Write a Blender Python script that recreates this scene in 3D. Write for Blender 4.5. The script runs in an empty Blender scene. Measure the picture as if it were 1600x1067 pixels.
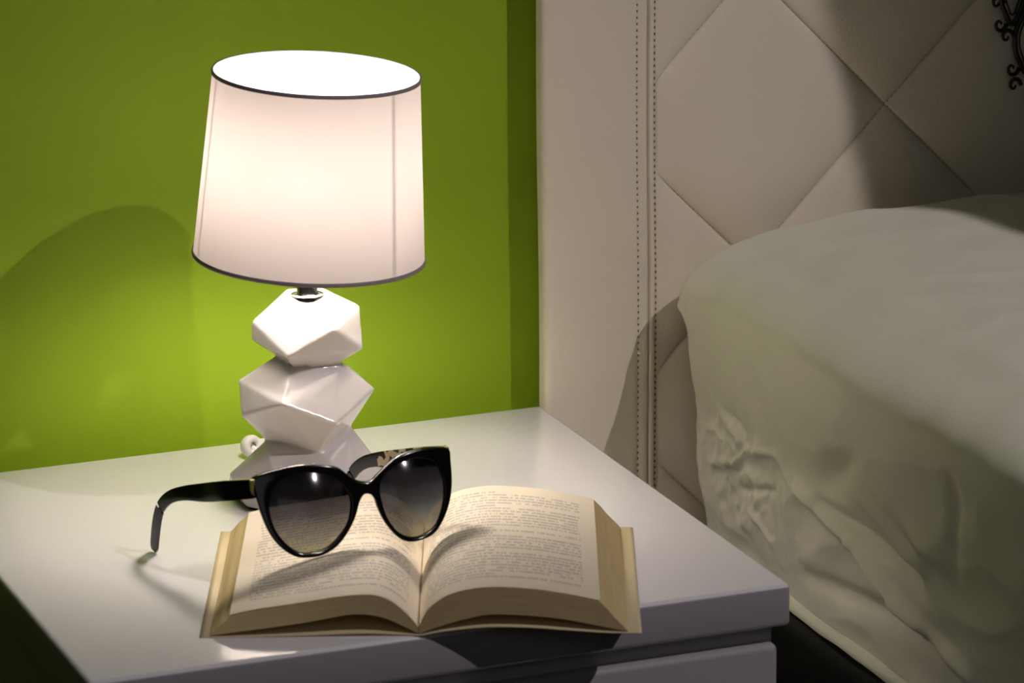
import bpy, bmesh, math, random
from mathutils import Vector, Matrix, noise
random.seed(4)
C = bpy.context.scene.collection
SC = bpy.context.scene
Z0 = 0.50                      # height of the nightstand top above the floor

# ------------------------------------------------------------------ camera
cam = bpy.data.cameras.new('camera')
cam.sensor_width = 36.0
cam.lens = 6661.18 / 1600 * 36
cam.clip_start = 0.05
cam.dof.use_dof = True
cam.dof.focus_distance = 2.92
cam.dof.aperture_fstop = 12
co = bpy.data.objects.new('camera', cam)
C.objects.link(co)
YAW, PITCH, ROLL = 0.36921844, 0.27596968, -0.01068882
fw = Vector((math.sin(YAW)*math.cos(PITCH), math.cos(YAW)*math.cos(PITCH), -math.sin(PITCH)))
r0 = Vector((math.cos(YAW), -math.sin(YAW), 0))
u0 = r0.cross(fw)
rt = math.cos(ROLL)*r0 + math.sin(ROLL)*u0
up = -math.sin(ROLL)*r0 + math.cos(ROLL)*u0
M = Matrix((rt, up, -fw)).transposed().to_4x4()
M.translation = Vector((-1.0833, -2.7429, 0.8831 + Z0))
co.matrix_world = M
SC.camera = co

# ------------------------------------------------------------------ world, light, exposure
w = bpy.data.worlds.new('world'); SC.world = w
w.use_nodes = True
w.node_tree.nodes['Background'].inputs[0].default_value = (0.9, 0.95, 1, 1)
w.node_tree.nodes['Background'].inputs[1].default_value = 0.02
SPOT_POS = Vector((0.80, -1.80, 2.06 + Z0))
SPOT_AIM = Vector((-0.112, -0.214, 0.146 + Z0))
sp = bpy.data.lights.new('ceiling_spot', 'SPOT')
sp.energy = 80
sp.color = (1.0, 0.90, 0.93)
sp.spot_size = math.radians(18.3)
sp.spot_blend = 0.05
sp.shadow_soft_size = 0.009
so = bpy.data.objects.new('ceiling_spot', sp)
C.objects.link(so)
so.location = SPOT_POS
so.rotation_euler = (SPOT_AIM - SPOT_POS).to_track_quat('-Z', 'Y').to_euler()
al = bpy.data.lights.new('room_fill', 'AREA')          # dim unseen fill, added to stand in for the room's ambient light
al.energy = 2.6; al.size = 1.6; al.color = (0.95, 0.97, 1.0)
ao = bpy.data.objects.new('room_fill', al); C.objects.link(ao)
ao.location = (-0.6, -3.3, 1.9)
ao.rotation_euler = (Vector((-.1, 0, .4)) - ao.location).to_track_quat('-Z', 'Y').to_euler()
BULB_STRENGTH = 145.0
SC.view_settings.view_transform = 'Standard'
SC.view_settings.look = 'None'
SC.view_settings.gamma = 1
SC.view_settings.use_curve_mapping = False
SC.view_settings.exposure = 0.0
SC.cycles.max_bounces = 10
SC.cycles.transparent_max_bounces = 12

# ------------------------------------------------------------------ helpers
def obj(name, bm, mat=None, parent=None, smooth=False, mats=None, recalc=True):
    me = bpy.data.meshes.new(name)
    if isinstance(bm, tuple):
        me.from_pydata(bm[0], [], bm[1]); me.update()
        if recalc:
            b = bmesh.new(); b.from_mesh(me); bmesh.ops.recalc_face_normals(b, faces=b.faces); b.to_mesh(me); b.free()
    else:
        if recalc: bmesh.ops.recalc_face_normals(bm, faces=bm.faces)
        bm.to_mesh(me); bm.free()
    for m in (mats or ([mat] if mat else [])): me.materials.append(m)
    if smooth: me.shade_smooth()
    o = bpy.data.objects.new(name, me); C.objects.link(o)
    if parent: o.parent = parent
    return o
def thing(name, label, cat, loc=(0, 0, 0), rotz=0, group=None):
    o = bpy.data.objects.new(name, None); C.objects.link(o)
    o.location = loc; o.rotation_euler = (0, 0, rotz)
    o.empty_display_size = 0.02
    o['label'] = label; o['category'] = cat
    if group: o['group'] = group
    return o
def struct(name, bm, mat):
    o = obj(name, bm, mat); o['kind'] = 'structure'; return o
def box(bm, a, b, bev=0.0, seg=3):
    r = bmesh.ops.create_cube(bm, size=1.0)
    vs = r['verts']
    for v in vs:
        v.co = Vector([(a[i]+b[i])/2 + v.co[i]*(b[i]-a[i]) for i in range(3)])
    if bev:
        es = list({e for v in vs for e in v.link_edges})
        bmesh.ops.bevel(bm, geom=es, offset=bev, segments=seg, profile=0.5, affect='EDGES')
def boxbm(a, b, bev=0.0, seg=3):
    bm = bmesh.new(); box(bm, a, b, bev, seg); return bm
def tube(bm, pts, rad, n=10, closed=False, flat=1.0, caps=True):
    pts = [Vector(p) for p in pts]; N = len(pts); rings = []
    prev = None
    for i, p in enumerate(pts):
        if closed: t = pts[(i+1) % N]-pts[i-1]
        else: t = pts[min(i+1, N-1)]-pts[max(i-1, 0)]
        t.normalize()
        if prev is None:
            a = Vector((0, 0, 1)) if abs(t.z) < .9 else Vector((1, 0, 0))
            nrm = (a - t*a.dot(t)).normalized()
        else: nrm = (prev - t*prev.dot(t)).normalized()
        prev = nrm; bn = t.cross(nrm)
        rr = rad[i] if isinstance(rad, (list, tuple)) else rad
        rings.append([bm.verts.new(p + nrm*math.cos(2*math.pi*k/n)*rr + bn*math.sin(2*math.pi*k/n)*rr*flat) for k in range(n)])
    for i in range(N if closed else N-1):
        A, B = rings[i], rings[(i+1) % N]
        for k in range(n):
            bm.faces.new((A[k], A[(k+1) % n], B[(k+1) % n], B[k]))
    if not closed and caps:
        bm.faces.new(rings[0]); bm.faces.new(rings[-1])
def lathe(bm, prof, n=64, M=None, closed=False):
    rings = []
    for r, z in prof:
        rings.append([bm.verts.new((r*math.cos(2*math.pi*k/n), r*math.sin(2*math.pi*k/n), z)) for k in range(n)])
    m = len(rings)
    for i in range(m if closed else m-1):
        A, B = rings[i], rings[(i+1) % m]
        for k in range(n): bm.faces.new((A[k], A[(k+1) % n], B[(k+1) % n], B[k]))
    if not closed:
        if prof[0][0] > 1e-5: bm.faces.new(rings[0])
        if prof[-1][0] > 1e-5: bm.faces.new(rings[-1])
    if M is not None:
        for rg in rings:
            for v in rg: v.co = M @ v.co
def catmull(P, n=8, closed=False):
    P = [Vector(p) for p in P]; out = []; N = len(P)
    for i in range(N if closed else N-1):
        g = (lambda k: P[k % N]) if closed else (lambda k: P[max(0, min(N-1, k))])
        p0, p1, p2, p3 = g(i-1), g(i), g(i+1), g(i+2)
        for j in range(n):
            t = j/n
            out.append(0.5*((2*p1)+(p2-p0)*t+(2*p0-5*p1+4*p2-p3)*t*t+(3*p1-p0-3*p2+p3)*t**3))
    if not closed: out.append(P[-1])
    return out
def smooth_by_angle(o, deg=35):
    o.data.shade_smooth()
    bm = bmesh.new(); bm.from_mesh(o.data)
    for e in bm.edges:
        if len(e.link_faces) == 2 and e.calc_face_angle(0) > math.radians(deg): e.smooth = False
    bm.to_mesh(o.data); bm.free()

# ------------------------------------------------------------------ materials
def mat(name, col, rough=0.5, bump=0, bscale=200, coat=0, metal=0, spec=0.5, sheen=0, mottle=0, mscale=4):
    m = bpy.data.materials.new(name); m.use_nodes = True
    nt = m.node_tree; b = nt.nodes['Principled BSDF']
    b.inputs['Base Color'].default_value = (*col, 1)
    b.inputs['Roughness'].default_value = rough
    b.inputs['Metallic'].default_value = metal
    b.inputs['Specular IOR Level'].default_value = spec
    b.inputs['Coat Weight'].default_value = coat
    b.inputs['Coat Roughness'].default_value = 0.06
    b.inputs['Sheen Weight'].default_value = sheen
    tc = nt.nodes.new('ShaderNodeTexCoord')
    if bump:
        n = nt.nodes.new('ShaderNodeTexNoise'); n.inputs['Scale'].default_value = bscale; n.inputs['Detail'].default_value = 4
        bp = nt.nodes.new('ShaderNodeBump'); bp.inputs['Strength'].default_value = bump; bp.inputs['Distance'].default_value = 0.001
        nt.links.new(tc.outputs['Object'], n.inputs['Vector'])
        nt.links.new(n.outputs['Fac'], bp.inputs['Height']); nt.links.new(bp.outputs['Normal'], b.inputs['Normal'])
    if mottle:
        n = nt.nodes.new('ShaderNodeTexNoise'); n.inputs['Scale'].default_value = mscale; n.inputs['Detail'].default_value = 3
        mx = nt.nodes.new('ShaderNodeMix'); mx.data_type = 'RGBA'
        mx.inputs[6].default_value = (*[c*(1-mottle) for c in col], 1); mx.inputs[7].default_value = (*[min(1, c*(1+mottle)) for c in col], 1)
        nt.links.new(tc.outputs['Object'], n.inputs['Vector']); nt.links.new(n.outputs['Fac'], mx.inputs[0])
        nt.links.new(mx.outputs[2], b.inputs['Base Color'])
    return m
GREEN = mat('green_wall_paint', (0.255, 0.40, 0.014), 0.6, bump=.35, bscale=90, mottle=.04, spec=.25)
PLAIN = mat('grey_room_paint', (0.50, 0.48, 0.45), 0.8, bump=.2, bscale=90)
FLOOR = mat('dark_floor', (0.26, 0.20, 0.15), 0.5, mottle=.2)
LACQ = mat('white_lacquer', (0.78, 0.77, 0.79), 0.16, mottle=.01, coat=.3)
LACQ_SHADED = mat('white_lacquer_shaded', (0.36, 0.34, 0.375), 0.45, spec=.2, mottle=.01)  # white lacquer with the shade of the upright faces put into its colour
RECESS = mat('nightstand_recess', (0.45, 0.45, 0.46), 0.5)
LEATHER = mat('cream_leather', (0.82, 0.75, 0.61), 0.42, bump=.35, bscale=600, mottle=.03)
THREAD = mat('dark_stitch', (0.10, 0.075, 0.055), 0.8)
CERAMIC = mat('white_glazed_ceramic', (0.82, 0.79, 0.78), 0.12, coat=.5)
CHROME = mat('chrome', (0.7, 0.7, 0.72), 0.15, metal=1)
TRIM = mat('grey_shade_trim', (0.32, 0.28, 0.31), 0.6)
FELT = mat('black_felt', (0.01, 0.01, 0.01), 0.9)
PLASTIC = mat('white_plastic', (0.7, 0.7, 0.66), 0.35)
COTTON = mat('white_cotton', (0.86, 0.86, 0.72), 0.85, bump=.25, bscale=900, sheen=.0)
BEDDARK = mat('dark_bed_fabric', (0.05, 0.05, 0.045), 0.9, bump=.3, bscale=500)
BLACK = mat('glossy_black_acetate', (0.004, 0.003, 0.004), 0.12, spec=.5)
GOLD = mat('olive_gold_metal', (0.33, 0.30, 0.10), 0.35, metal=.7)
SILVER = mat('silver_print', (0.16, 0.16, 0.16), 0.5)
COVER = mat('cream_card_cover', (0.70, 0.58, 0.35), 0.6, mottle=.03)
IRON = mat('black_wrought_metal', (0.006, 0.006, 0.006), 0.3, spec=.6)

def page_edge_mat():
    m = mat('paper_edges', (0.62, 0.50, 0.29), 0.8)
    nt = m.node_tree; b = nt.nodes['Principled BSDF']
    uv = nt.nodes.new('ShaderNodeUVMap'); mp = nt.nodes.new('ShaderNodeMapping'); mp.inputs['Scale'].default_value = (3, 110, 1)
    n = nt.nodes.new('ShaderNodeTexNoise'); n.inputs['Scale'].default_value = 1.0; n.inputs['Detail'].default_value = 5
    r = nt.nodes.new('ShaderNodeValToRGB')
    r.color_ramp.elements[0].position = .3; r.color_ramp.elements[0].color = (0.54, 0.40, 0.17, 1)
    r.color_ramp.elements[1].position = .7; r.color_ramp.elements[1].color = (0.76, 0.61, 0.32, 1)
    bp = nt.nodes.new('ShaderNodeBump'); bp.inputs['Strength'].default_value = .4; bp.inputs['Distance'].default_value = .0005
    nt.links.new(uv.outputs[0], mp.inputs[0]); nt.links.new(mp.outputs[0], n.inputs['Vector'])
    nt.links.new(n.outputs['Fac'], r.inputs[0]); nt.links.new(r.outputs[0], b.inputs['Base Color'])
    nt.links.new(n.outputs['Fac'], bp.inputs['Height']); nt.links.new(bp.outputs[0], b.inputs['Normal'])
    return m
EDGE = page_edge_mat()

def page_print_mat():
    """cream paper with rows of small grey print (UV: u across the page, v up the page)"""
    m = mat('printed_page', (0.8, 0.7, 0.55), 0.75)
    nt = m.node_tree; L = nt.links; b = nt.nodes['Principled BSDF']
    def N(t, **k):
        n = nt.nodes.new(t)
        for a, v in k.items(): setattr(n, a, v)
        return n
    def mth(op, a, bb=None, c=None):
        n = N('ShaderNodeMath', operation=op)
        for i, x in enumerate((a, bb, c)):
            if x is None: continue
            if isinstance(x, (int, float)): n.inputs[i].default_value = x
            else: L.new(x, n.inputs[i])
        return n.outputs[0]
    uv = N('ShaderNodeUVMap'); s = N('ShaderNodeSeparateXYZ'); L.new(uv.outputs[0], s.inputs[0])
    U, V = s.outputs[0], s.outputs[1]
    rows = mth('MULTIPLY', V, 36.0)
    row = mth('FLOOR', rows); fr = mth('FRACT', rows)
    ink_v = mth('MULTIPLY', mth('GREATER_THAN', fr, .24), mth('LESS_THAN', fr, .76))
    cmb = N('ShaderNodeCombineXYZ'); L.new(mth('MULTIPLY', U, 95.0), cmb.inputs[0]); L.new(mth('MULTIPLY', row, 17.3), cmb.inputs[1])
    no = N('ShaderNodeTexNoise'); no.inputs['Scale'].default_value = 1.0; no.inputs['Detail'].default_value = 0; L.new(cmb.outputs[0], no.inputs['Vector'])
    letters = mth('GREATER_THAN', no.outputs['Fac'], .40)
    cm2 = N('ShaderNodeCombineXYZ'); L.new(mth('MULTIPLY', U, 17.0), cm2.inputs[0]); L.new(mth('MULTIPLY', row, 9.1), cm2.inputs[1])
    n2 = N('ShaderNodeTexNoise'); n2.inputs['Scale'].default_value = 1.0; n2.inputs['Detail'].default_value = 1; L.new(cm2.outputs[0], n2.inputs['Vector'])
    words = mth('GREATER_THAN', n2.outputs['Fac'], .36)
    # paragraph ends: each row's text stops at a random place for some rows
    wn = N('ShaderNodeTexWhiteNoise', noise_dimensions='1D'); L.new(row, wn.inputs['W'])
    short = mth('LESS_THAN', wn.outputs[0], .20)
    stop = mth('SUBTRACT', 0.915, mth('MULTIPLY', short, .45))
    uin = mth('MULTIPLY', mth('GREATER_THAN', U, .085), mth('LESS_THAN', U, stop))
    vin = mth('MULTIPLY', mth('GREATER_THAN', V, .075), mth('LESS_THAN', V, .94))
    ink = mth('MULTIPLY', mth('MULTIPLY', ink_v, letters), mth('MULTIPLY', words, mth('MULTIPLY', uin, vin)))
    mx = N('ShaderNodeMix', data_type='RGBA')
    mx.inputs[6].default_value = (0.74, 0.66, 0.52, 1); mx.inputs[7].default_value = (0.46, 0.43, 0.37, 1)
    L.new(ink, mx.inputs[0]); L.new(mx.outputs[2], b.inputs['Base Color'])
    return m
PAGE = page_print_mat()

def shade_mat():
    m = bpy.data.materials.new('white_shade_fabric'); m.use_nodes = True
    nt = m.node_tree; L = nt.links; nt.nodes.clear()
    out = nt.nodes.new('ShaderNodeOutputMaterial'); mx = nt.nodes.new('ShaderNodeMixShader')
    d = nt.nodes.new('ShaderNodeBsdfDiffuse'); t = nt.nodes.new('ShaderNodeBsdfTranslucent')
    d.inputs[0].default_value = (0.80, 0.77, 0.75, 1); t.inputs[0].default_value = (0.114, 0.101, 0.096, 1)
    tc = nt.nodes.new('ShaderNodeTexCoord'); n = nt.nodes.new('ShaderNodeTexNoise'); n.inputs['Scale'].default_value = 40; n.inputs['Detail'].default_value = 6
    r = nt.nodes.new('ShaderNodeMapRange'); r.inputs[3].default_value = .40; r.inputs[4].default_value = .44
    L.new(tc.outputs['Object'], n.inputs['Vector']); L.new(n.outputs['Fac'], r.inputs[0]); L.new(r.outputs[0], mx.inputs[0])
    L.new(d.outputs[0], mx.inputs[1]); L.new(t.outputs[0], mx.inputs[2]); L.new(mx.outputs[0], out.inputs[0])
    return m
SHADE = shade_mat()

def emit_mat(name, col, s):
    m = bpy.data.materials.new(name); m.use_nodes = True
    nt = m.node_tree; nt.nodes.clear()
    out = nt.nodes.new('ShaderNodeOutputMaterial'); e = nt.nodes.new('ShaderNodeEmission')
    e.inputs[0].default_value = (*col, 1); e.inputs[1].default_value = s
    nt.links.new(e.outputs[0], out.inputs[0]); return m
BULB = emit_mat('glowing_bulb', (1.0, 0.87, 0.76), BULB_STRENGTH)

def lens_mat():
    """graduated tint: dense at the top, paler at the bottom of the lens (object Z)"""
    m = bpy.data.materials.new('graduated_lens'); m.use_nodes = True
    nt = m.node_tree; L = nt.links; nt.nodes.clear()
    out = nt.nodes.new('ShaderNodeOutputMaterial'); mx = nt.nodes.new('ShaderNodeMixShader')
    tr = nt.nodes.new('ShaderNodeBsdfTransparent'); g = nt.nodes.new('ShaderNodeBsdfGlossy')
    g.inputs['Roughness'].default_value = .085
    fr = nt.nodes.new('ShaderNodeFresnel'); fr.inputs[0].default_value = 1.5
    tc = nt.nodes.new('ShaderNodeTexCoord'); s = nt.nodes.new('ShaderNodeSeparateXYZ')
    mr = nt.nodes.new('ShaderNodeMapRange'); mr.inputs[1].default_value = 0.0; mr.inputs[2].default_value = 0.050
    r = nt.nodes.new('ShaderNodeValToRGB'); el = r.color_ramp.elements
    el[0].position = 0; el[0].color = (0.36, 0.36, 0.26, 1)
    el[1].position = 1; el[1].color = (0.004, 0.004, 0.005, 1)
    for p, c in ((.25, (0.20, 0.20, 0.19)), (.5, (0.070, 0.068, 0.080)), (.72, (0.022, 0.02, 0.026))):
        e = el.new(p); e.color = (*c, 1)
    L.new(tc.outputs['Object'], s.inputs[0]); L.new(s.outputs[2], mr.inputs[0]); L.new(mr.outputs[0], r.inputs[0])
    L.new(r.outputs[0], tr.inputs[0]); L.new(fr.outputs[0], mx.inputs[0]); L.new(tr.outputs[0], mx.inputs[1]); L.new(g.outputs[0], mx.inputs[2])
    L.new(mx.outputs[0], out.inputs[0]); return m
LENS = lens_mat()

def tortoise_mat():
    m = mat('tortoise_acetate', (0.5, 0.4, 0.3), 0.2)
    nt = m.node_tree; b = nt.nodes['Principled BSDF']
    tc = nt.nodes.new('ShaderNodeTexCoord'); n = nt.nodes.new('ShaderNodeTexNoise'); n.inputs['Scale'].default_value = 130; n.inputs['Detail'].default_value = 1
    r = nt.nodes.new('ShaderNodeValToRGB'); r.color_ramp.interpolation = 'CONSTANT'
    r.color_ramp.elements[0].color = (0.02, 0.006, 0.005, 1); r.color_ramp.elements[1].position = .5; r.color_ramp.elements[1].color = (0.62, 0.52, 0.36, 1)
    nt.links.new(tc.outputs['Object'], n.inputs['Vector']); nt.links.new(n.outputs['Fac'], r.inputs[0]); nt.links.new(r.outputs[0], b.inputs['Base Color'])
    return m
TORT = tortoise_mat()

# ------------------------------------------------------------------ room shell
WY = 0.035
X0, X1, Y0, ZC = -2.4, 2.3, -3.5, 2.62
struct('floor', boxbm((X0-.1, Y0-.1, -.1), (X1+.1, WY+.1, 0)), FLOOR)
struct('ceiling', boxbm((X0-.1, Y0-.1, ZC), (X1+.1, WY+.1, ZC+.1)), PLAIN)
struct('wall_back', boxbm((X0-.1, WY, 0), (X1+.1, WY+.1, ZC)), GREEN)
struct('wall_left', boxbm((X0-.1, Y0, 0), (X0, WY, ZC)), PLAIN)
struct('wall_right', boxbm((X1, Y0, 0), (X1+.1, WY, ZC)), PLAIN)
struct('wall_front', boxbm((X0-.1, Y0-.1, 0), (X1+.1, Y0, ZC)), PLAIN)

# ------------------------------------------------------------------ nightstand
ns = thing('nightstand', 'glossy white nightstand against the green wall, carrying the lamp, book and sunglasses', 'nightstand', (-0.23, -0.214, 0))
def L3(x, y, z): return (x+.23, y+.214, z)
o = obj('top_panel', boxbm(L3(-.46, -.428, Z0-.0285), L3(0, 0, Z0), .0035, 4), None, ns, mats=[LACQ, LACQ_SHADED]); smooth_by_angle(o, 40)
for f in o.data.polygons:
    if abs(f.normal.z) < .35: f.material_index = 1      # matt edge faces, lacquer darkened as if in shade
o = obj('cabinet_body', boxbm(L3(-.4525, -.405, .06), L3(-.0075, -.008, Z0-.0284), .001, 1), LACQ_SHADED, ns)
o = obj('recess_rail', boxbm(L3(-.4515, -.4165, Z0-.060), L3(-.0085, -.4055, Z0-.0286)), RECESS, ns)
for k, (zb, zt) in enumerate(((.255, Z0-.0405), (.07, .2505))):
    d = obj('drawer', boxbm(L3(-.4525, -.4255, zb), L3(-.0075, -.4055, zt), .004, 3), LACQ_SHADED, ns); smooth_by_angle(d, 40)
obj('plinth', boxbm(L3(-.44, -.39, 0), L3(-.02, -.02, .0598)), RECESS, ns)

# ------------------------------------------------------------------ headboard
HX0, HX1, HZ0, HZ1 = 0.0035, 1.76, 0.03, 1.12
hb = thing('headboard', 'cream padded leather headboard stitched in large diamonds, right of the green wall', 'headboard', (0.88, 0.0, 0))
def H(x, y, z): return Vector((x-.88, y, z))
obj('backing_board', boxbm(H(HX0+.03, .012, HZ0), H(HX1-.03, WY-.0005, HZ1-.03)), LEATHER, hb)
SEAM = 0.0845
# smooth left border: swept profile in x, straight in z
def border_profile():
    P = []
    for k in range(9):                                  # rounded outer edge
        a = math.pi/2*(k/8); P.append((HX0+.006-.006*math.cos(a), .006-.006*math.sin(a)))
    for k in range(1, 13): P.append((HX0+.006 + (.0755-HX0-.006-.004)*k/12, -.0008*math.sin(math.pi*k/12)))
    P += [(.0745, .0001), (.0755, .0006), (.0762, .0007), (.0770, .0005), (.0785, -.0001), (.081, -.0006), (.083, -.0003), (.0841, .0010), (.0844, .0030)]
    return P
def sweep_z(name, prof, m, yb):
    bm = bmesh.new()
    nz = 60; rows = []
    P = prof + [(prof[-1][0], yb), (prof[0][0], yb)]
    for j in range(nz+1):
        z = HZ0+(HZ1-HZ0)*j/nz
        rows.append([bm.verts.new(H(x + .0005*math.sin(z*23+1)*0.8, y, z)) for x, y in P])
    n = len(P)
    for j in range(nz):
        for i in range(n): bm.faces.new((rows[j][i], rows[j][(i+1) % n], rows[j+1][(i+1) % n], rows[j+1][i]))
    bm.faces.new(rows[0]); bm.faces.new(rows[-1])
    o = obj(name, bm, m, hb, True); smooth_by_angle(o, 50); return o
sweep_z('border_panel', border_profile(), LEATHER, .012)
sweep_z('piping_strip', [(.0846, .003), (.0847, .0006), (.0855, -.0012), (.0870, -.0016), (.0884, -.0008), (.0892, .0006), (.0899, .0010), (.0906, .0004), (.0912, .0004)], LEATHER, .012)
# quilted diamonds: cells between lines z-x = A_i and z+x = B_j (local z above nightstand top)
ST = .2175; A0 = -.0785; B0 = .0365
QX = .0912
def cell_bm(i, j):
    bm = bmesh.new(); n = 26; g = []
    for a in range(n+1):
        row = []
        for b in range(n+1):
            s, t = a/n, b/n
            # denser rows close to the seams
            s = .5-.5*math.cos(math.pi*s)*(1-.0*s); t = .5-.5*math.cos(math.pi*t)
            zm, zp = A0+ST*(i+s), B0+ST*(j+t)
            x, z = (zp-zm)/2, (zp+zm)/2
            d = min(s, 1-s, t, 1-t)*ST/math.sqrt(2)
            q = (4*s*(1-s)*4*t*(1-t))
            y = -.0105*q**.46 + .0055
            k_ = max(0, min(1, (x-QX)/.014)); k_ = k_*k_*(3-2*k_); y = .0008*(1-k_)+y*k_
            y += .00035*noise.noise(Vector((x*40, z*40, 3))) * (1-q)
            row.append(bm.verts.new(H(x, y, z+Z0)))
        g.append(row)
    for a in range(n):
        for b in range(n): bm.faces.new((g[a][b], g[a+1][b], g[a+1][b+1], g[a][b+1]))
    # skirt back to the backing board
    rim = [g[a][0] for a in range(n)]+[g[n][b] for b in range(n)]+[g[a][n] for a in range(n, 0, -1)]+[g[0][b] for b in range(n, 0, -1)]
    low = [bm.verts.new((v.co.x, .0125, v.co.z)) for v in rim]
    for k in range(len(rim)): bm.faces.new((rim[k], low[k], low[(k+1) % len(rim)], rim[(k+1) % len(rim)]))
    for pc, pn in ((H(QX, 0, 0), Vector((-1, 0, 0))), (H(HX1, 0, 0), Vector((1, 0, 0))), (H(0, 0, HZ1), Vector((0, 0, 1))), (H(0, 0, HZ0), Vector((0, 0, -1)))):
        bmesh.ops.bisect_plane(bm, geom=bm.verts[:]+bm.edges[:]+bm.faces[:], plane_co=pc, plane_no=pn, clear_outer=True)
    return bm
for i in range(-12, 9):
    for j in range(-3, 13):
        cx = ((B0+ST*(j+.5))-(A0+ST*(i+.5)))/2; cz = ((B0+ST*(j+.5))+(A0+ST*(i+.5)))/2+Z0
        if cx < QX-.1 or cx > HX1+.1 or cz < HZ0-.1 or cz > HZ1+.1: continue
        bm = cell_bm(i, j)
        if len(bm.faces) < 8: bm.free(); continue
        o = obj('quilted_panel', bm, LEATHER, hb, True, recalc=False)
# stitches
bm = bmesh.new()
def stitch(p, d, ln, wd, dep=.0006):
    d = d.normalized(); s = d.cross(Vector((0, 1, 0))).normalized()*wd/2; e = d*ln/2
    up_ = Vector((0, -dep, 0))
    a = [p-e-s, p+e-s, p+e+s, p-e+s]
    lo = [bm.verts.new(q) for q in a]; hi = [bm.verts.new(q+up_) for q in a]
    bm.faces.new(hi)
    for k in range(4): bm.faces.new((lo[k], lo[(k+1) % 4], hi[(k+1) % 4], hi[k]))
z = HZ0+.3
while z < HZ1-.01:
    stitch(H(.0762 + .0005*math.sin(z*23+1)*0.8, .0007, z), Vector((.04, 0, 1)), .0014, .0007)
    stitch(H(.0899 + .0005*math.sin(z*23+1)*0.8, .0010, z+.001), Vector((.04, 0, 1)), .0018, .0008)
    z += .00462
for fam in (0, 1):
    for k in range(-10, 12):
        s = 0
        x = QX
        while x < .75:
            zz = (A0+ST*k+x) if fam == 0 else (B0+ST*k-x)
            if -.15 < zz < .45: stitch(H(x, .0056, zz+Z0), Vector((1, 0, 1 if fam == 0 else -1)), .0013, .0006, .0004)
            x += .0031
o = obj('stitching', bm, THREAD, hb); o['kind'] = 'stuff'; o['label'] = 'dark stitches along the seams'

# ------------------------------------------------------------------ bed
bed = thing('bed', 'bed below the white pillow with a dark covered base', 'bed', (0.92, -1.0, 0))
o = obj('bed_base', boxbm((.135-.92, -1.02, .06), (1.70-.92, .985, .30), .02), BEDDARK, bed); smooth_by_angle(o)
o = obj('mattress', boxbm((.125-.92, -1.0, .3005), (1.69-.92, .980, Z0-.109), .035, 5), BEDDARK, bed); smooth_by_angle(o)
for x in (.2, 1.6):
    for y in (-1.9, -.1):
        obj('leg', boxbm((x-.92-.03, y+1-.03, 0), (x-.92+.03, y+1+.03, .0605)), IRON, bed)

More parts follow.
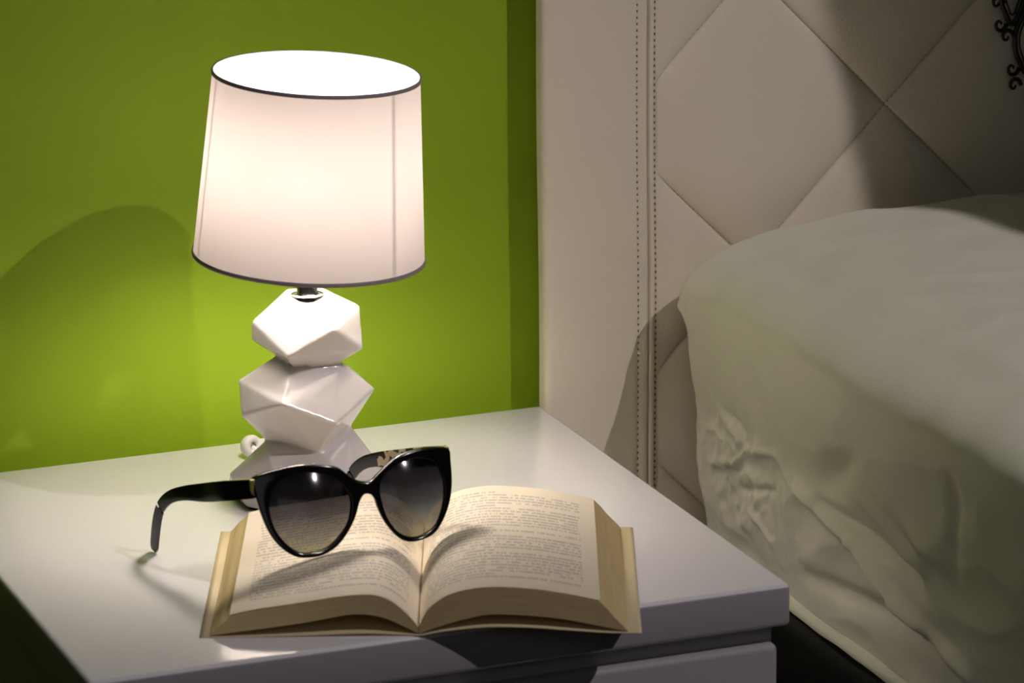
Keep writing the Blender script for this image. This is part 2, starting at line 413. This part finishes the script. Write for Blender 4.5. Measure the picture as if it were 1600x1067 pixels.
# pillow: closed cushion surface, side towards the nightstand with folds
def pillow():
    yb, yf = -.016, -.68
    prof = [(.130, -.1075), (.1175, -.105), (.1145, -.090), (.1095, -.045), (.1062, -.002), (.1010, .030), (.0975, .055), (.0945, .075), (.0955, .090),
            (.1030, .1010), (.1160, .1095), (.136, .1165), (.166, .1245), (.222, .1300), (.32, .1310), (.50, .131), (.74, .124), (.84, .085), (.87, .02), (.84, -.05), (.74, -.1075), (.45, -.1085)]
    pd = [(p.x, p.y) for p in catmull([(a, b, 0) for a, b in prof], 14, True)]
    # resample: dense on the side facing the nightstand and on the top
    d = [0]
    for i in range(1, len(pd)+1):
        q, p = pd[i % len(pd)], pd[i-1]
        wt = 1.0 if (min(q[0], p[0]) < .48 and q[1] > -.1065) else .25
        d.append(d[-1]+math.dist(p, q)*wt)
    nL = 480; P = []
    i = 0
    for k in range(nL):
        s = d[-1]*k/nL
        while d[i+1] < s: i += 1
        t = (s-d[i])/max(1e-9, d[i+1]-d[i]); p, q = pd[i % len(pd)], pd[(i+1) % len(pd)]
        P.append((p[0]+(q[0]-p[0])*t, p[1]+(q[1]-p[1])*t))
    Nn = []
    for k in range(nL):
        p, q = P[k-3], P[(k+3) % nL]; t = Vector((q[0]-p[0], 0, q[1]-p[1])).normalized()
        Nn.append(Vector((-t.z, 0, t.x)))
    folds = [((-0.2133, -0.0137), (-0.2956, -0.0272), 0.007, 0.0055), ((-0.2956, -0.0272), (-0.3951, -0.0549), 0.0075, 0.006), ((-0.3677, -0.0479), (-0.4628, -0.0677), 0.006, 0.0065), ((-0.2442, -0.016), (-0.3939, -0.021), -0.0065, 0.006), ((-0.3081, 0.0192), (-0.3973, -0.0133), 0.0065, 0.008), ((-0.3608, 0.0184), (-0.4397, -0.0009), 0.0055, 0.009), ((-0.4576, 0.063), (-0.4449, 0.0016), -0.005, 0.01), ((-0.2588, 0.0083), (-0.3173, 0.0387), -0.005, 0.01), ((-0.1346, -0.0072), (-0.1817, 0.002), 0.0045, 0.0035), ((-0.1817, 0.002), (-0.2019, -0.0152), 0.005, 0.004), ((-0.077, 0.0117), (-0.1183, -0.0086), 0.0045, 0.0045), ((-0.112, -0.0446), (-0.1726, -0.0267), -0.005, 0.003), ((-0.1275, -0.0514), (-0.1667, -0.067), 0.0048, 0.0032), ((-0.1667, -0.067), (-0.1723, -0.0827), 0.0045, 0.0032), ((-0.2145, -0.0774), (-0.3538, -0.0618), -0.006, 0.008), ((-0.3538, -0.0618), (-0.4507, -0.0535), -0.005, 0.01), ((-0.0694, -0.0379), (-0.1107, -0.0245), 0.004, 0.0035), ((-0.1107, -0.0245), (-0.1346, -0.0072), 0.005, 0.0035), ((-0.0953, -0.0371), (-0.1228, -0.0267), -0.004, 0.004), ((-0.3817, 0.1206), (-0.4288, 0.1204), 0.003, 0.004), ((-0.0232, 0.074), (-0.0461, 0.0735), 0.005, 0.0035), ((-0.0528, 0.1012), (-0.0439, 0.0634), -0.004, 0.004), ((-0.1438, 0.0426), (-0.1815, 0.0113), -0.003, 0.01), ((-0.0893, 0.0089), (-0.1334, 0.0023), -0.003, 0.005)]
    def dseg(p, a, b):
        ab = (b[0]-a[0], b[1]-a[1]); t = ((p[0]-a[0])*ab[0]+(p[1]-a[1])*ab[1])/(ab[0]**2+ab[1]**2)
        tt = max(0, min(1, t)); return math.hypot(p[0]-a[0]-ab[0]*tt, p[1]-a[1]-ab[1]*tt), tt
    V = []; F = []; rows = []; nS = 330
    for s in range(nS+1):
        q = s/nS
        q = q**1.25
        y = yb+(yf-yb)*q
        db = min(1, (yb-y)/.030); df = min(1, (y-yf)/.10)
        kb = math.sqrt(max(0, 1-(1-db)**2)); kf = math.sqrt(max(0, 1-(1-df)**2.3))
        kz = max(.02, kb*kf); row = []
        for k in range(nL):
            px, pz = P[k]; n = Nn[k]
            zz = (pz+.108)*(.72+.28*kb)*(.4+.6*kf)-.108
            xx = px + (.030*(1-kb)+.05*(1-kf))*(1 if px < .48 else -1)*(1 if pz > -.107 else .6)
            if s in (0, nS):
                zz = -.02+(zz+.02)*.3; xx = .48+(xx-.48)*.9
            xx -= .004*math.exp(-((y+.045)/.03)**2-((zz-.083)/.020)**2)
            dd_ = noise.noise(Vector((xx*9, y*9, zz*9)))*.004 + noise.noise(Vector((xx*26, y*26+5, zz*26)))*.0016
            if px < .14 and pz > -.1065:
                wgt = max(0, min(1, (.105-zz)/.045)) if zz > .06 else 1
                for (A, B, h, wd) in folds:
                    d1, t2 = dseg((y, zz), A, B)
                    if d1 < wd*3.2: dd_ += wgt*(1.15 if wd > .0045 else .62)*h*math.exp(-(d1/wd)**2)*math.sin(math.pi*(.18+.64*t2))
                cr = math.exp(-((y+.11)/.07)**2-((zz+.035)/.045)**2)
                dd_ += wgt*.0026*cr*(1-abs(noise.noise(Vector((y*38, zz*38, 7))))*3.2); dd_ += wgt*.0016*cr*(1-abs(noise.noise(Vector((y*85+zz*20, zz*85, 9))))*3)
                dd_ += wgt*.0022*(1-abs(noise.noise(Vector((y*13+zz*9, zz*22-y*6, 17))))*2)
            if pz > .1:
                dd_ += .0020*(1-abs(noise.noise(Vector((xx*13+y*7, y*9-xx*5, 2))))*2)*min(1, max(0, (px-.11)/.05))
            z = max(zz+n.z*dd_*kz, -.1085)
            row.append(len(V)); V.append((xx+n.x*dd_*kz, min(y, -.0045), z+Z0))
        rows.append(row)
    for s in range(nS):
        for l in range(nL):
            F.append((rows[s][l], rows[s][(l+1) % nL], rows[s+1][(l+1) % nL], rows[s+1][l]))
    F.append(tuple(rows[0])); F.append(tuple(rows[-1]))
    return obj('pillow', (V, F), COTTON, None, True)
pl = pillow()
pl['label'] = 'large white pillow with a creased case lying against the padded headboard'
pl['category'] = 'pillow'

# ------------------------------------------------------------------ table lamp
RZ = math.atan2(-.3609, .9326)
lamp = thing('table_lamp', 'lit table lamp with a white drum shade on stacked faceted white ceramic stones', 'lamp', (-.2291, -.1525, Z0), RZ)
stones = [
 [(-.013, -.008, .1450), (-.011, .016, .1455), (.014, -.008, .1440), (.0225, .002, .1445), (.012, .02, .1450),
  (-.0340, -.004, .1285), (.0375, .002, .1370), (.0218, -.034, .1302), (-.0092, -.032, .1112), (.0398, -.010, .1103), (-.0352, .0, .1150),
  (-.012, .034, .134), (.020, .036, .113), (-.025, .026, .110), (.030, .028, .132),
  (-.0205, .0, .1048), (-.007, -.019, .1020), (.0235, -.004, .0988), (.012, .018, .0995), (-.010, .018, .1015)],
 [(-.0190, .0, .1035), (-.007, -.0175, .0990), (.0245, -.004, .0985), (.012, .018, .1), (-.010, .018, .1),
  (-.0445, .0, .0870), (-.0425, -.012, .0655), (-.0127, -.040, .0815), (.0219, -.036, .0663), (.0470, -.004, .0812), (.0290, .004, .0955),
  (-.025, .036, .075), (.015, .042, .085), (.036, .030, .066),
  (-.0275, .0, .0450), (.009, -.0215, .0432), (.0285, .0, .0520), (.0, .022, .045)],
 [(-.0262, .0, .0460), (-.025, -.016, .0420), (.009, -.0205, .0436), (.0300, .0, .0545), (.0, .022, .048),
  (-.0525, .0, .0215), (-.0535, .010, .012), (.0500, .0, .0265), (.0560, -.008, .0150), (-.016, -.036, .020), (.030, -.036, .023),
  (-.020, .046, .020), (.032, .042, .016),
  (-.0530, .0186, .002), (-.0400, -.0130, .002), (-.006, -.034, .002), (.040, -.026, .002), (.050, .010, .002), (.020, .044, .002), (-.030, .044, .002)]]
bm = bmesh.new()
for S in stones:
    b2 = bmesh.new()
    for p in S: b2.verts.new(p)
    r = bmesh.ops.convex_hull(b2, input=b2.verts[:])
    bmesh.ops.delete(b2, geom=[v for v in b2.verts if not v.link_faces], context='VERTS')
    tmp = bpy.data.meshes.new('t'); b2.to_mesh(tmp); b2.free(); bm.from_mesh(tmp); bpy.data.meshes.remove(tmp)
body = obj('faceted_base', bm, CERAMIC, lamp)
md = body.modifiers.new('remesh', 'REMESH'); md.mode = 'VOXEL'; md.voxel_size = .0011; md.use_smooth_shade = True
md = body.modifiers.new('smooth', 'SMOOTH'); md.iterations = 13; md.factor = .5
bm = bmesh.new()
foot = [(-.0500, .0186), (-.0380, -.0115), (-.006, -.032), (.038, -.024), (.047, .010), (.019, .041), (-.029, .041)]
a = [bm.verts.new((x, y, 0)) for x, y in foot]; b = [bm.verts.new((x, y, .0029)) for x, y in foot]
bm.faces.new(a); bm.faces.new(b)
for k in range(7): bm.faces.new((a[k], a[(k+1) % 7], b[(k+1) % 7], b[k]))
obj('felt_pad', bm, FELT, lamp)
NX_ = .003
bm = bmesh.new(); T = Matrix.Translation((NX_, 0, 0))
lathe(bm, [(.0110, .1425), (.0112, .1442), (.0108, .1458), (.0096, .1462), (.0076, .1460), (.0068, .1480), (.0068, .1660), (.0090, .1665), (.0092, .1700), (.0, .1701)], 40, T)
o = obj('chrome_neck', bm, CHROME, lamp, True); smooth_by_angle(o)
bm = bmesh.new()
lathe(bm, [(.0, .1702), (.0135, .1702), (.0140, .1720), (.0140, .1980), (.0120, .2000), (.0, .2001)], 32, T)
obj('bulb_socket', bm, PLASTIC, lamp, True)
# shade: frustum on a slightly leaning axis
base = Vector((.0048, 0, .1716)); axis = Vector((.0078, .0, .1232)); lean = Matrix.Rotation(math.atan2(axis.x, axis.z), 4, 'Y')
SM = Matrix.Translation(base) @ lean
HS = axis.length; RB, RT = .0765, .0678
bm = bmesh.new()
prof = [(RB+(RT-RB)*k/24, HS*k/24) for k in range(25)]
rings = []
for r, z in prof:
    rings.append([bm.verts.new(SM @ Vector((r*math.cos(2*math.pi*k/128), r*math.sin(2*math.pi*k/128), z))) for k in range(128)])
for i in range(24):
    for k in range(128): bm.faces.new((rings[i][k], rings[i][(k+1) % 128], rings[i+1][(k+1) % 128], rings[i+1][k]))
sh = obj('lamp_shade', bm, SHADE, lamp, True)
def trim(r, z, h, nm):
    bm = bmesh.new()
    lathe(bm, [(r-.0004, z-h/2), (r+.0008, z-h/2), (r+.0010, z), (r+.0008, z+h/2), (r-.0004, z+h/2), (r-.0010, z)], 128, SM, closed=True)
    obj(nm, bm, TRIM, lamp, True)
trim(RT, HS-.0006, .0026, 'shade_trim'); trim(RB, .0008, .0026, 'shade_trim')
bm = bmesh.new()
for k in range(3):
    a = 2*math.pi*k/3+.4
    tube(bm, [SM @ Vector((.012*math.cos(a), .012*math.sin(a), .012)), SM @ Vector((.05*math.cos(a), .05*math.sin(a), .004)), SM @ Vector(((RB-.001)*math.cos(a), (RB-.001)*math.sin(a), .001))], .0011, 8)
lathe(bm, [(.0118, .0095), (.0160, .0095), (.0160, .0110), (.0118, .0110)], 32, SM, closed=True)
obj('shade_carrier', bm, CHROME, lamp)
for a in (-2.80, -.72):  # rods added so their soft shadows streak the shade fabric
    bm = bmesh.new()
    tube(bm, [SM @ Vector(((RB-.0060)*math.cos(a), (RB-.0060)*math.sin(a), .003)), SM @ Vector(((RT-.0060)*math.cos(a), (RT-.0060)*math.sin(a), HS-.003))], .0008, 8)
    obj('streak_rod', bm, PLASTIC, lamp)
bm = bmesh.new()
lathe(bm, [(.0, .2003), (.011, .2003), (.012, .212), (.019, .228), (.0225, .243), (.0215, .256), (.015, .267), (.006, .2715), (.0, .272)], 20, T)
bl = obj('bulb', bm, BULB, lamp, True); bl['label'] = 'glowing bulb'
# cord with round switch behind the foot
Mi = Matrix.Rotation(-RZ, 4, 'Z') @ Matrix.Translation((.2291, .1525, 0))
cp = [(-.222, -.112, .004), (-.226, -.080, .0028), (-.2265, -.055, .0030), (-.2300, -.042, .0055)]
c2 = [(-.2310, -.033, .0100), (-.2240, -.022, .0060), (-.2120, -.014, .0030), (-.2000, -.008, .0030), (-.1950, .018, .003), (-.1940, .0345, .003)]
bm = bmesh.new()
pts = catmull(cp+c2, 10)
tube(bm, [Mi @ p for p in pts], .0022, 10)
obj('power_cord', bm, PLASTIC, lamp, True)
bm = bmesh.new()
lathe(bm, [(.0030, -.0035), (.0068, -.0040), (.0078, -.0015), (.0078, .0015), (.0068, .0040), (.0030, .0035)], 32,
      Mi @ Matrix.Translation((-.2318, -.039, .0085)) @ Matrix.Rotation(math.radians(75), 4, 'X') @ Matrix.Rotation(math.radians(20), 4, 'Y'), closed=True)
obj('cord_clip', bm, PLASTIC, lamp, True)

# ------------------------------------------------------------------ open book
BO = Vector((-.3751, -.3779, Z0))
bang = math.atan2(-.3624, .932)
book = thing('open_book', 'open paperback with yellowed pages lying face up at the front of the nightstand', 'book', BO, bang)
BD = .203
top_l = [(.0187, .0135), (.035, .0172), (.064, .0216), (.085, .0250), (.0988, .0262), (.108, .0258), (.1165, .0225), (.1240, .0165), (.1300, .0100), (.1338, .0052)]
top_r = [(.1342, .0052), (.1370, .0110), (.1400, .0160), (.1444, .0204), (.152, .0252), (.1621, .0284), (.1785, .0304), (.2031, .0288), (.2234, .0254), (.2452, .0204)]
bot_l = [(.0065, .0012), (.035, .0048), (.0636, .0088), (.0850, .0128), (.0943, .0140), (.1050, .0134), (.1149, .0108), (.1262, .0052), (.1338, .0012)]
bot_r = [(.1342, .0012), (.1420, .0040), (.1500, .0065), (.1619, .0099), (.1783, .0130), (.2030, .0119), (.2233, .0094), (.2430, .0052), (.2622, .0012)]
def dens(P, n=5): return [(p.x, p.y) for p in catmull([(a, b, 0) for a, b in P], n)]
def resample(P, n):
    d = [0]
    for i in range(1, len(P)): d.append(d[-1]+math.dist(P[i], P[i-1]))
    out = []
    for k in range(n+1):
        s = d[-1]*k/n; i = 0
        while i < len(d)-2 and d[i+1] < s: i += 1
        t = (s-d[i])/(d[i+1]-d[i]); out.append((P[i][0]+(P[i+1][0]-P[i][0])*t, P[i][1]+(P[i+1][1]-P[i][1])*t))
    return out
def page_block(name, top, bot, outer_first):
    n = 48; T_ = resample(dens(top), n); B_ = resample(dens(bot), n)
    bm = bmesh.new(); uvl = bm.loops.layers.uv.new('UVMap')
    nv = 24; NL = 10
    def pt(i, l, j):
        f = l/NL; v = BD*j/nv
        x = B_[i][0]*(1-f)+T_[i][0]*f; z = B_[i][1]*(1-f)+T_[i][1]*f
        jit = .00025*math.sin(l*7.3+i*.0)  # leaves slightly uneven along the fore-edge
        if (i == 0 and outer_first) or (i == n and not outer_first): x += jit
        return bm.verts.new((x, v, z))
    def face(q, uv):
        f = bm.faces.new(q)
        for lp, c in zip(f.loops, uv): lp[uvl].uv = c
        return f
    # front and back ends
    for j in (0, nv):
        G = [[pt(i, l, j) for l in range(NL+1)] for i in range(n+1)]
        for i in range(n):
            for l in range(NL):
                face((G[i][l], G[i+1][l], G[i+1][l+1], G[i][l+1]), [(i/n, l/NL), ((i+1)/n, l/NL), ((i+1)/n, (l+1)/NL), (i/n, (l+1)/NL)])
    io = 0 if outer_first else n
    for ii in (0, n):
        G = [[pt(ii, l, j) for l in range(NL+1)] for j in range(nv+1)]
        for j in range(nv):
            for l in range(NL):
                face((G[j][l], G[j+1][l], G[j+1][l+1], G[j][l+1]), [(j/nv, l/NL), ((j+1)/nv, l/NL), ((j+1)/nv, (l+1)/NL), (j/nv, (l+1)/NL)])
    G = [[pt(i, 0, j) for j in range(nv+1)] for i in range(n+1)]
    for i in range(n):
        for j in range(nv): face((G[i][j], G[i+1][j], G[i+1][j+1], G[i][j+1]), [(0, 0)]*4)
    G = [[pt(i, NL, j) for j in range(nv+1)] for i in range(n+1)]
    for i in range(n):
        for j in range(nv): face((G[i][j], G[i+1][j], G[i+1][j+1], G[i][j+1]), [(0, 0)]*4)
    bmesh.ops.remove_doubles(bm, verts=bm.verts[:], dist=.00002)
    return obj(name, bm, EDGE, book)
def page_leaf(top, flip):
    n = 48; T_ = resample(dens(top), n); nv = 30
    bm = bmesh.new(); uvl = bm.loops.layers.uv.new('UVMap'); G = []
    for i, (x, z) in enumerate(T_):
        edge = (1-i/n) if not flip else i/n
        G.append([bm.verts.new((x, .0004+(BD-.0006)*j/nv, z+.00035+.0006*edge**3*math.sin(j*.4+1)**2)) for j in range(nv+1)])
    fs = []
    for i in range(n):
        for j in range(nv):
            f = bm.faces.new((G[i][j], G[i+1][j], G[i+1][j+1], G[i][j+1]))
            for lp, c in zip(f.loops, ((i, j), (i+1, j), (i+1, j+1), (i, j+1))): lp[uvl].uv = (c[0]/n, c[1]/nv)
            fs.append(f)
    return obj('page', bm, PAGE, book, True)
page_block('page_block', top_l, bot_l, True); page_block('page_block', top_r, bot_r, False)
page_leaf(top_l, False); page_leaf(top_r, True)
bm = bmesh.new()
cov = dens([(-.0002, .0), (.03, .0002), (.07, .0010), (.10, .0018), (.12, .0010), (.1325, .0001), (.1360, .0001), (.150, .0026), (.175, .0050), (.20, .0046), (.225, .0026), (.25, .0006), (.2706, .0001)], 6)
G = []
for x, z in cov:
    G.append([bm.verts.new((x, -.0012, z)), bm.verts.new((x, BD+.0012, z)), bm.verts.new((x, BD+.0012, z+.0005)), bm.verts.new((x, -.0012, z+.0005))])
for i in range(len(G)-1):
    for k in range(4): bm.faces.new((G[i][k], G[i][(k+1) % 4], G[i+1][(k+1) % 4], G[i+1][k]))
bm.faces.new(G[0]); bm.faces.new(G[-1])
obj('cover', bm, COVER, book, True)

# ------------------------------------------------------------------ sunglasses
A_ = math.radians(1.5)
GC = Vector((-.2577+.0115*math.cos(A_), -.3262+.0115*math.sin(A_), .024+Z0))
gl = thing('sunglasses', 'black cat-eye sunglasses with dark graduated lenses standing on the open book', 'sunglasses', GC, A_)
OUT = [(-0.0563, 0.0498), (-0.0391, 0.0531), (-0.0247, 0.0542), (-0.0094, 0.0525), (-0.0007, 0.0496), (0.0048, 0.0449), (0.0115, 0.0405), (0.0187, 0.0396), (0.0238, 0.0425), (0.0323, 0.0479), (0.0416, 0.0523), (0.0564, 0.0541), (0.0681, 0.0534), (0.0756, 0.0513), (0.0757, 0.0444), (0.0742, 0.0315), (0.0709, 0.0213), (0.065, 0.0116), (0.0569, 0.0038), (0.0467, 0.0009), (0.0373, 0.0014), (0.0305, 0.0057), (0.0245, 0.0141), (0.0212, 0.0225), (0.0197, 0.0292), (0.0165, 0.0323), (0.0128, 0.0322), (0.0093, 0.0282), (0.005, 0.0198), (-0.002, 0.011), (-0.0104, 0.0041), (-0.0202, 0.0003), (-0.03, -0.0001), (-0.0377, 0.0015), (-0.0457, 0.0073), (-0.0514, 0.0158), (-0.0548, 0.0265), (-0.0567, 0.0371), (-0.0572, 0.0443)]
LL = [(-0.0488, 0.034), (-0.0452, 0.0416), (-0.0372, 0.0472), (-0.0254, 0.0495), (-0.0104, 0.0467), (-0.002, 0.0418), (0.0031, 0.0347), (0.0035, 0.0265), (0.0, 0.0172), (-0.0066, 0.0101), (-0.0157, 0.0043), (-0.0252, 0.0024), (-0.0341, 0.0034), (-0.0419, 0.0091), (-0.0475, 0.0177), (-0.0495, 0.0269)]
LR = [(0.0316, 0.044), (0.0407, 0.0476), (0.0527, 0.0488), (0.0618, 0.0464), (0.0667, 0.0407), (0.0685, 0.0331), (0.0674, 0.0243), (0.0638, 0.015), (0.0576, 0.0072), (0.048, 0.0032), (0.0395, 0.0036), (0.0319, 0.0081), (0.0267, 0.0162), (0.0246, 0.0247), (0.0242, 0.0336), (0.0264, 0.0397)]
def fit(P, n=5): return [(p.x, p.y) for p in catmull([(a-.0115, b, 0) for a, b in P], n, True)]
def lenspos(s, z): return .8*s*s + .40*z
def frame():
    cu = bpy.data.curves.new('f', 'CURVE'); cu.dimensions = '2D'; cu.fill_mode = 'BOTH'
    for P in (fit(OUT), fit(LL), fit(LR)):
        sp_ = cu.splines.new('POLY'); sp_.points.add(len(P)-1)
        for k, (a, b) in enumerate(P): sp_.points[k].co = (a, b, 0, 1)
        sp_.use_cyclic_u = True
    cu.extrude = .0011; cu.bevel_depth = .0009; cu.bevel_resolution = 3; cu.offset = -.0009
    t = bpy.data.objects.new('f', cu); C.objects.link(t)
    dg = bpy.context.evaluated_depsgraph_get()
    me = bpy.data.meshes.new_from_object(t.evaluated_get(dg))
    bpy.data.objects.remove(t)
    bm = bmesh.new(); bm.from_mesh(me); bpy.data.meshes.remove(me)
    bmesh.ops.remove_doubles(bm, verts=bm.verts[:], dist=1e-5)
    for v in bm.verts:
        s, z, d = v.co
        v.co = Vector((s, lenspos(s, z)-d, z))
    o = obj('frame_front', bm, BLACK, gl); smooth_by_angle(o, 40); return o
frame()
for P in (LL, LR):
    R = fit(P, 4); cx = sum(p[0] for p in R)/len(R); cz = sum(p[1] for p in R)/len(R)
    bm = bmesh.new(); NR = 10; rings = []
    RM = max(math.dist((cx, cz), p) for p in R)
    def dome(a, b): return -(RM**2-(a-cx)**2-(b-cz)**2)/(2*.066)-.0002
    for k in range(1, NR+1):
        f = k/NR*1.02
        rings.append([bm.verts.new((cx+(a-cx)*f, lenspos(cx+(a-cx)*f, cz+(b-cz)*f)+dome(cx+(a-cx)*f, cz+(b-cz)*f), cz+(b-cz)*f)) for a, b in R])
    c = bm.verts.new((cx, lenspos(cx, cz)+dome(cx, cz), cz)); n = len(R)
    for k in range(n): bm.faces.new((c, rings[0][k], rings[0][(k+1) % n]))
    for i in range(NR-1):
        for k in range(n): bm.faces.new((rings[i][k], rings[i][(k+1) % n], rings[i+1][(k+1) % n], rings[i+1][k]))
    o = obj('lens', bm, LENS, gl, True)
# temples (points in world minus Z0, converted to the local frame)
GI = Matrix.Rotation(-A_, 4, 'Z') @ Matrix.Translation(-GC)
TL = [(-.3163, -.3065, .0670), (-.3225, -.296, .0640), (-.3282, -.285, .0608), (-.3349, -.265, .0548), (-.3422, -.247, .0500), (-.3475, -.233, .0439), (-.3510, -.222, .0342), (-.3526, -.216, .0204), (-.3530, -.2100, .0013)]
HT = [.0122, .0126, .0128, .0120, .0095, .0084, .0082, .0085, .0080]
def temple(off, tipz, right):
    P = [Vector(p)+Vector(off) for p in TL]
    P[-1].z = tipz
    Pd = catmull([GI @ (p+Vector((0, 0, Z0))) for p in P], 8)
    Hd = [h.x for h in catmull([(h, 0, 0) for h in HT], 8)]
    side = Vector((-.962, -.27, 0))       # outward normal, facing away from the other temple on the left one
    if right: side = -side
    def slab(t0, t1, stop=1.0):
        bm = bmesh.new(); R = []; shrink = 0
        for i, p in enumerate(Pd[:int(len(Pd)*stop)]):
            t = (Pd[min(i+1, len(Pd)-1)]-Pd[max(i-1, 0)]).normalized()
            upv = t.cross(Vector((t.y, -t.x, 0)).normalized()) if (abs(t.x)+abs(t.y)) > .2 else Vector((.27*0, 1, 0))
            lat = Vector((-.962, -.27, 0)).normalized()
            upv = lat.cross(t).normalized()
            if upv.z < 0 and abs(t.z) < .8: upv = -upv
            h = Hd[i]/2*(1-shrink)
            if i == len(Pd)-1: h *= .6
            elif i == len(Pd)-2: h *= .85
            ring = []
            for (a, b) in ((-1, .7), (-.8, 1), (.8, 1), (1, .7), (1, -.7), (.8, -1), (-.8, -1), (-1, -.7)):
                th = t0 if a < 0 else t1
                d = (t0+t1)/2+(t1-t0)/2*a
                ring.append(bm.verts.new(p+side*d+upv*h*b))
            R.append(ring)
        for i in range(len(R)-1):
            for k in range(8): bm.faces.new((R[i][k], R[i][(k+1) % 8], R[i+1][(k+1) % 8], R[i+1][k]))
        bm.faces.new(R[0]); bm.faces.new(R[-1]); return bm
    t = obj('temple', slab(0, .0016), BLACK, gl, True); smooth_by_angle(t, 50)
    i = obj('inner_lining', slab(-.0013, -.00002, .5 if right else .40), TORT, t, True); smooth_by_angle(i, 50)
    i['label'] = 'tortoise-patterned inner face'
    # hinge block linking frame and temple
    p0 = Pd[0]; bm = bmesh.new()
    e0 = Vector((-.0700 if not right else .0590, 0, 0)); 
    yy = lenspos(p0.x, p0.z)+.0012; box(bm, (p0.x-.0016, min(yy, p0.y-.001), p0.z-.0060), (p0.x+.0016, p0.y+.0012, p0.z+.0060), .0006, 2)
    hgo = obj('hinge', bm, GOLD, gl); hgo['label'] = 'olive gold hinge block'
    return t, Pd
t1, PdL = temple((0, 0, 0), .0013, False)
t2, PdR = temple((.1325, .0085, .0034), .0050, True)
# small blurred silver lettering on the outer face of the left temple
bm = bmesh.new(); lat = Vector((-.962, -.27, 0)).normalized()
a = PdL[9]; b = PdL[16]; dr = (b-a).normalized(); uu = lat.cross(dr).normalized()
if uu.z < 0: uu = -uu
s = .010
for k, wd in enumerate([.0020, .0011, .0010, .0009, 0, .0017, .0010, .0011, .0010]):
    if wd:
        c = PdL[0]+dr*s+lat*.00162
        for dx in (-.35, .35):
            q = c+dr*wd*dx; e = dr*.00025; f = uu*.0007
            vs = [bm.verts.new(q-e-f), bm.verts.new(q+e-f), bm.verts.new(q+e+f), bm.verts.new(q-e+f)]
            v2 = [bm.verts.new(v.co+lat*.0001) for v in vs]
            bm.faces.new(v2)
            for m_ in range(4): bm.faces.new((vs[m_], vs[(m_+1) % 4], v2[(m_+1) % 4], v2[m_]))
    s += wd+.0008 if wd else .0016
lt = obj('lettering', bm, SILVER, t1); lt['label'] = 'tiny silver lettering'
lt['kind'] = 'stuff'
# pale metal dots on the rim top
for s_ in (-.0370, -.0280):
    zt = .0538 if s_ < -.035 else .0548
    bm = bmesh.new(); bmesh.ops.create_icosphere(bm, subdivisions=2, radius=.0007, matrix=Matrix.Translation((s_, lenspos(s_, zt)-.0012, zt-.0014)))
    o = obj('rim_stud', bm, CHROME, gl, True)

# ------------------------------------------------------------------ wrought ornament on the headboard, far right
orn = thing('scroll_ornament', 'black openwork metal scroll ornament at the upper right corner of the headboard', 'ornament', (.43, -.012, Z0+.30))
def OP(x, z): return Vector((x-.43, 0, z-.30))
def ogee(cx, cz, w_, h_, r):
    bm = bmesh.new(); P = []
    for k in range(40):
        a = 2*math.pi*k/40
        x = w_*math.sin(a)*abs(math.sin(a))**.15; z = h_*math.cos(a)
        z += .25*h_*math.copysign(max(0, abs(math.cos(a))-.8)/.2, math.cos(a))
        P.append(OP(cx+x, cz+z))
    tube(bm, P, r, 8, closed=True); return bm
for r_i in range(7):
    for c_i in range(5):
        cx = .3695+.0125*c_i; cz = .201+.0745*(r_i//1)*.5*2*.5*2 + (.0372 if c_i % 2 else 0)
        if cz > .46 or (c_i == 0 and cz < .24): continue
        obj('loop', ogee(cx, cz, .0100, .0195, .0021), IRON, orn, True)
        obj('loop', ogee(cx, cz, .0062, .0140, .0008), IRON, orn, True)
for c_i, (px, pz, s1) in enumerate([(.3565, .268, 1), (.3590, .2520, -1), (.3650, .2420, 1), (.3700, .2180, -1), (.3720, .2050, 1)]):
    bm = bmesh.new()
    P = [OP(px+.006*math.cos(a*.5)*math.exp(-a*.12)*(1), pz+s1*.007*math.sin(a*.5)*math.exp(-a*.12)) for a in range(0, 14)]
    tube(bm, P, [.0018*(1-.04*k) for k in range(14)], 8); obj('scroll', bm, IRON, orn, True)

# ------------------------------------------------------------------ ceiling downlight that holds the spot
dl = thing('ceiling_downlight', 'small round adjustable downlight in the ceiling, above and out of the picture', 'downlight', (SPOT_POS.x, SPOT_POS.y, ZC))
bm = bmesh.new(); lathe(bm, [(.050, -.001), (.058, -.001), (.058, -.008), (.045, -.010), (.045, -.001)], 40, closed=True)
obj('ring', bm, CHROME, dl, True)
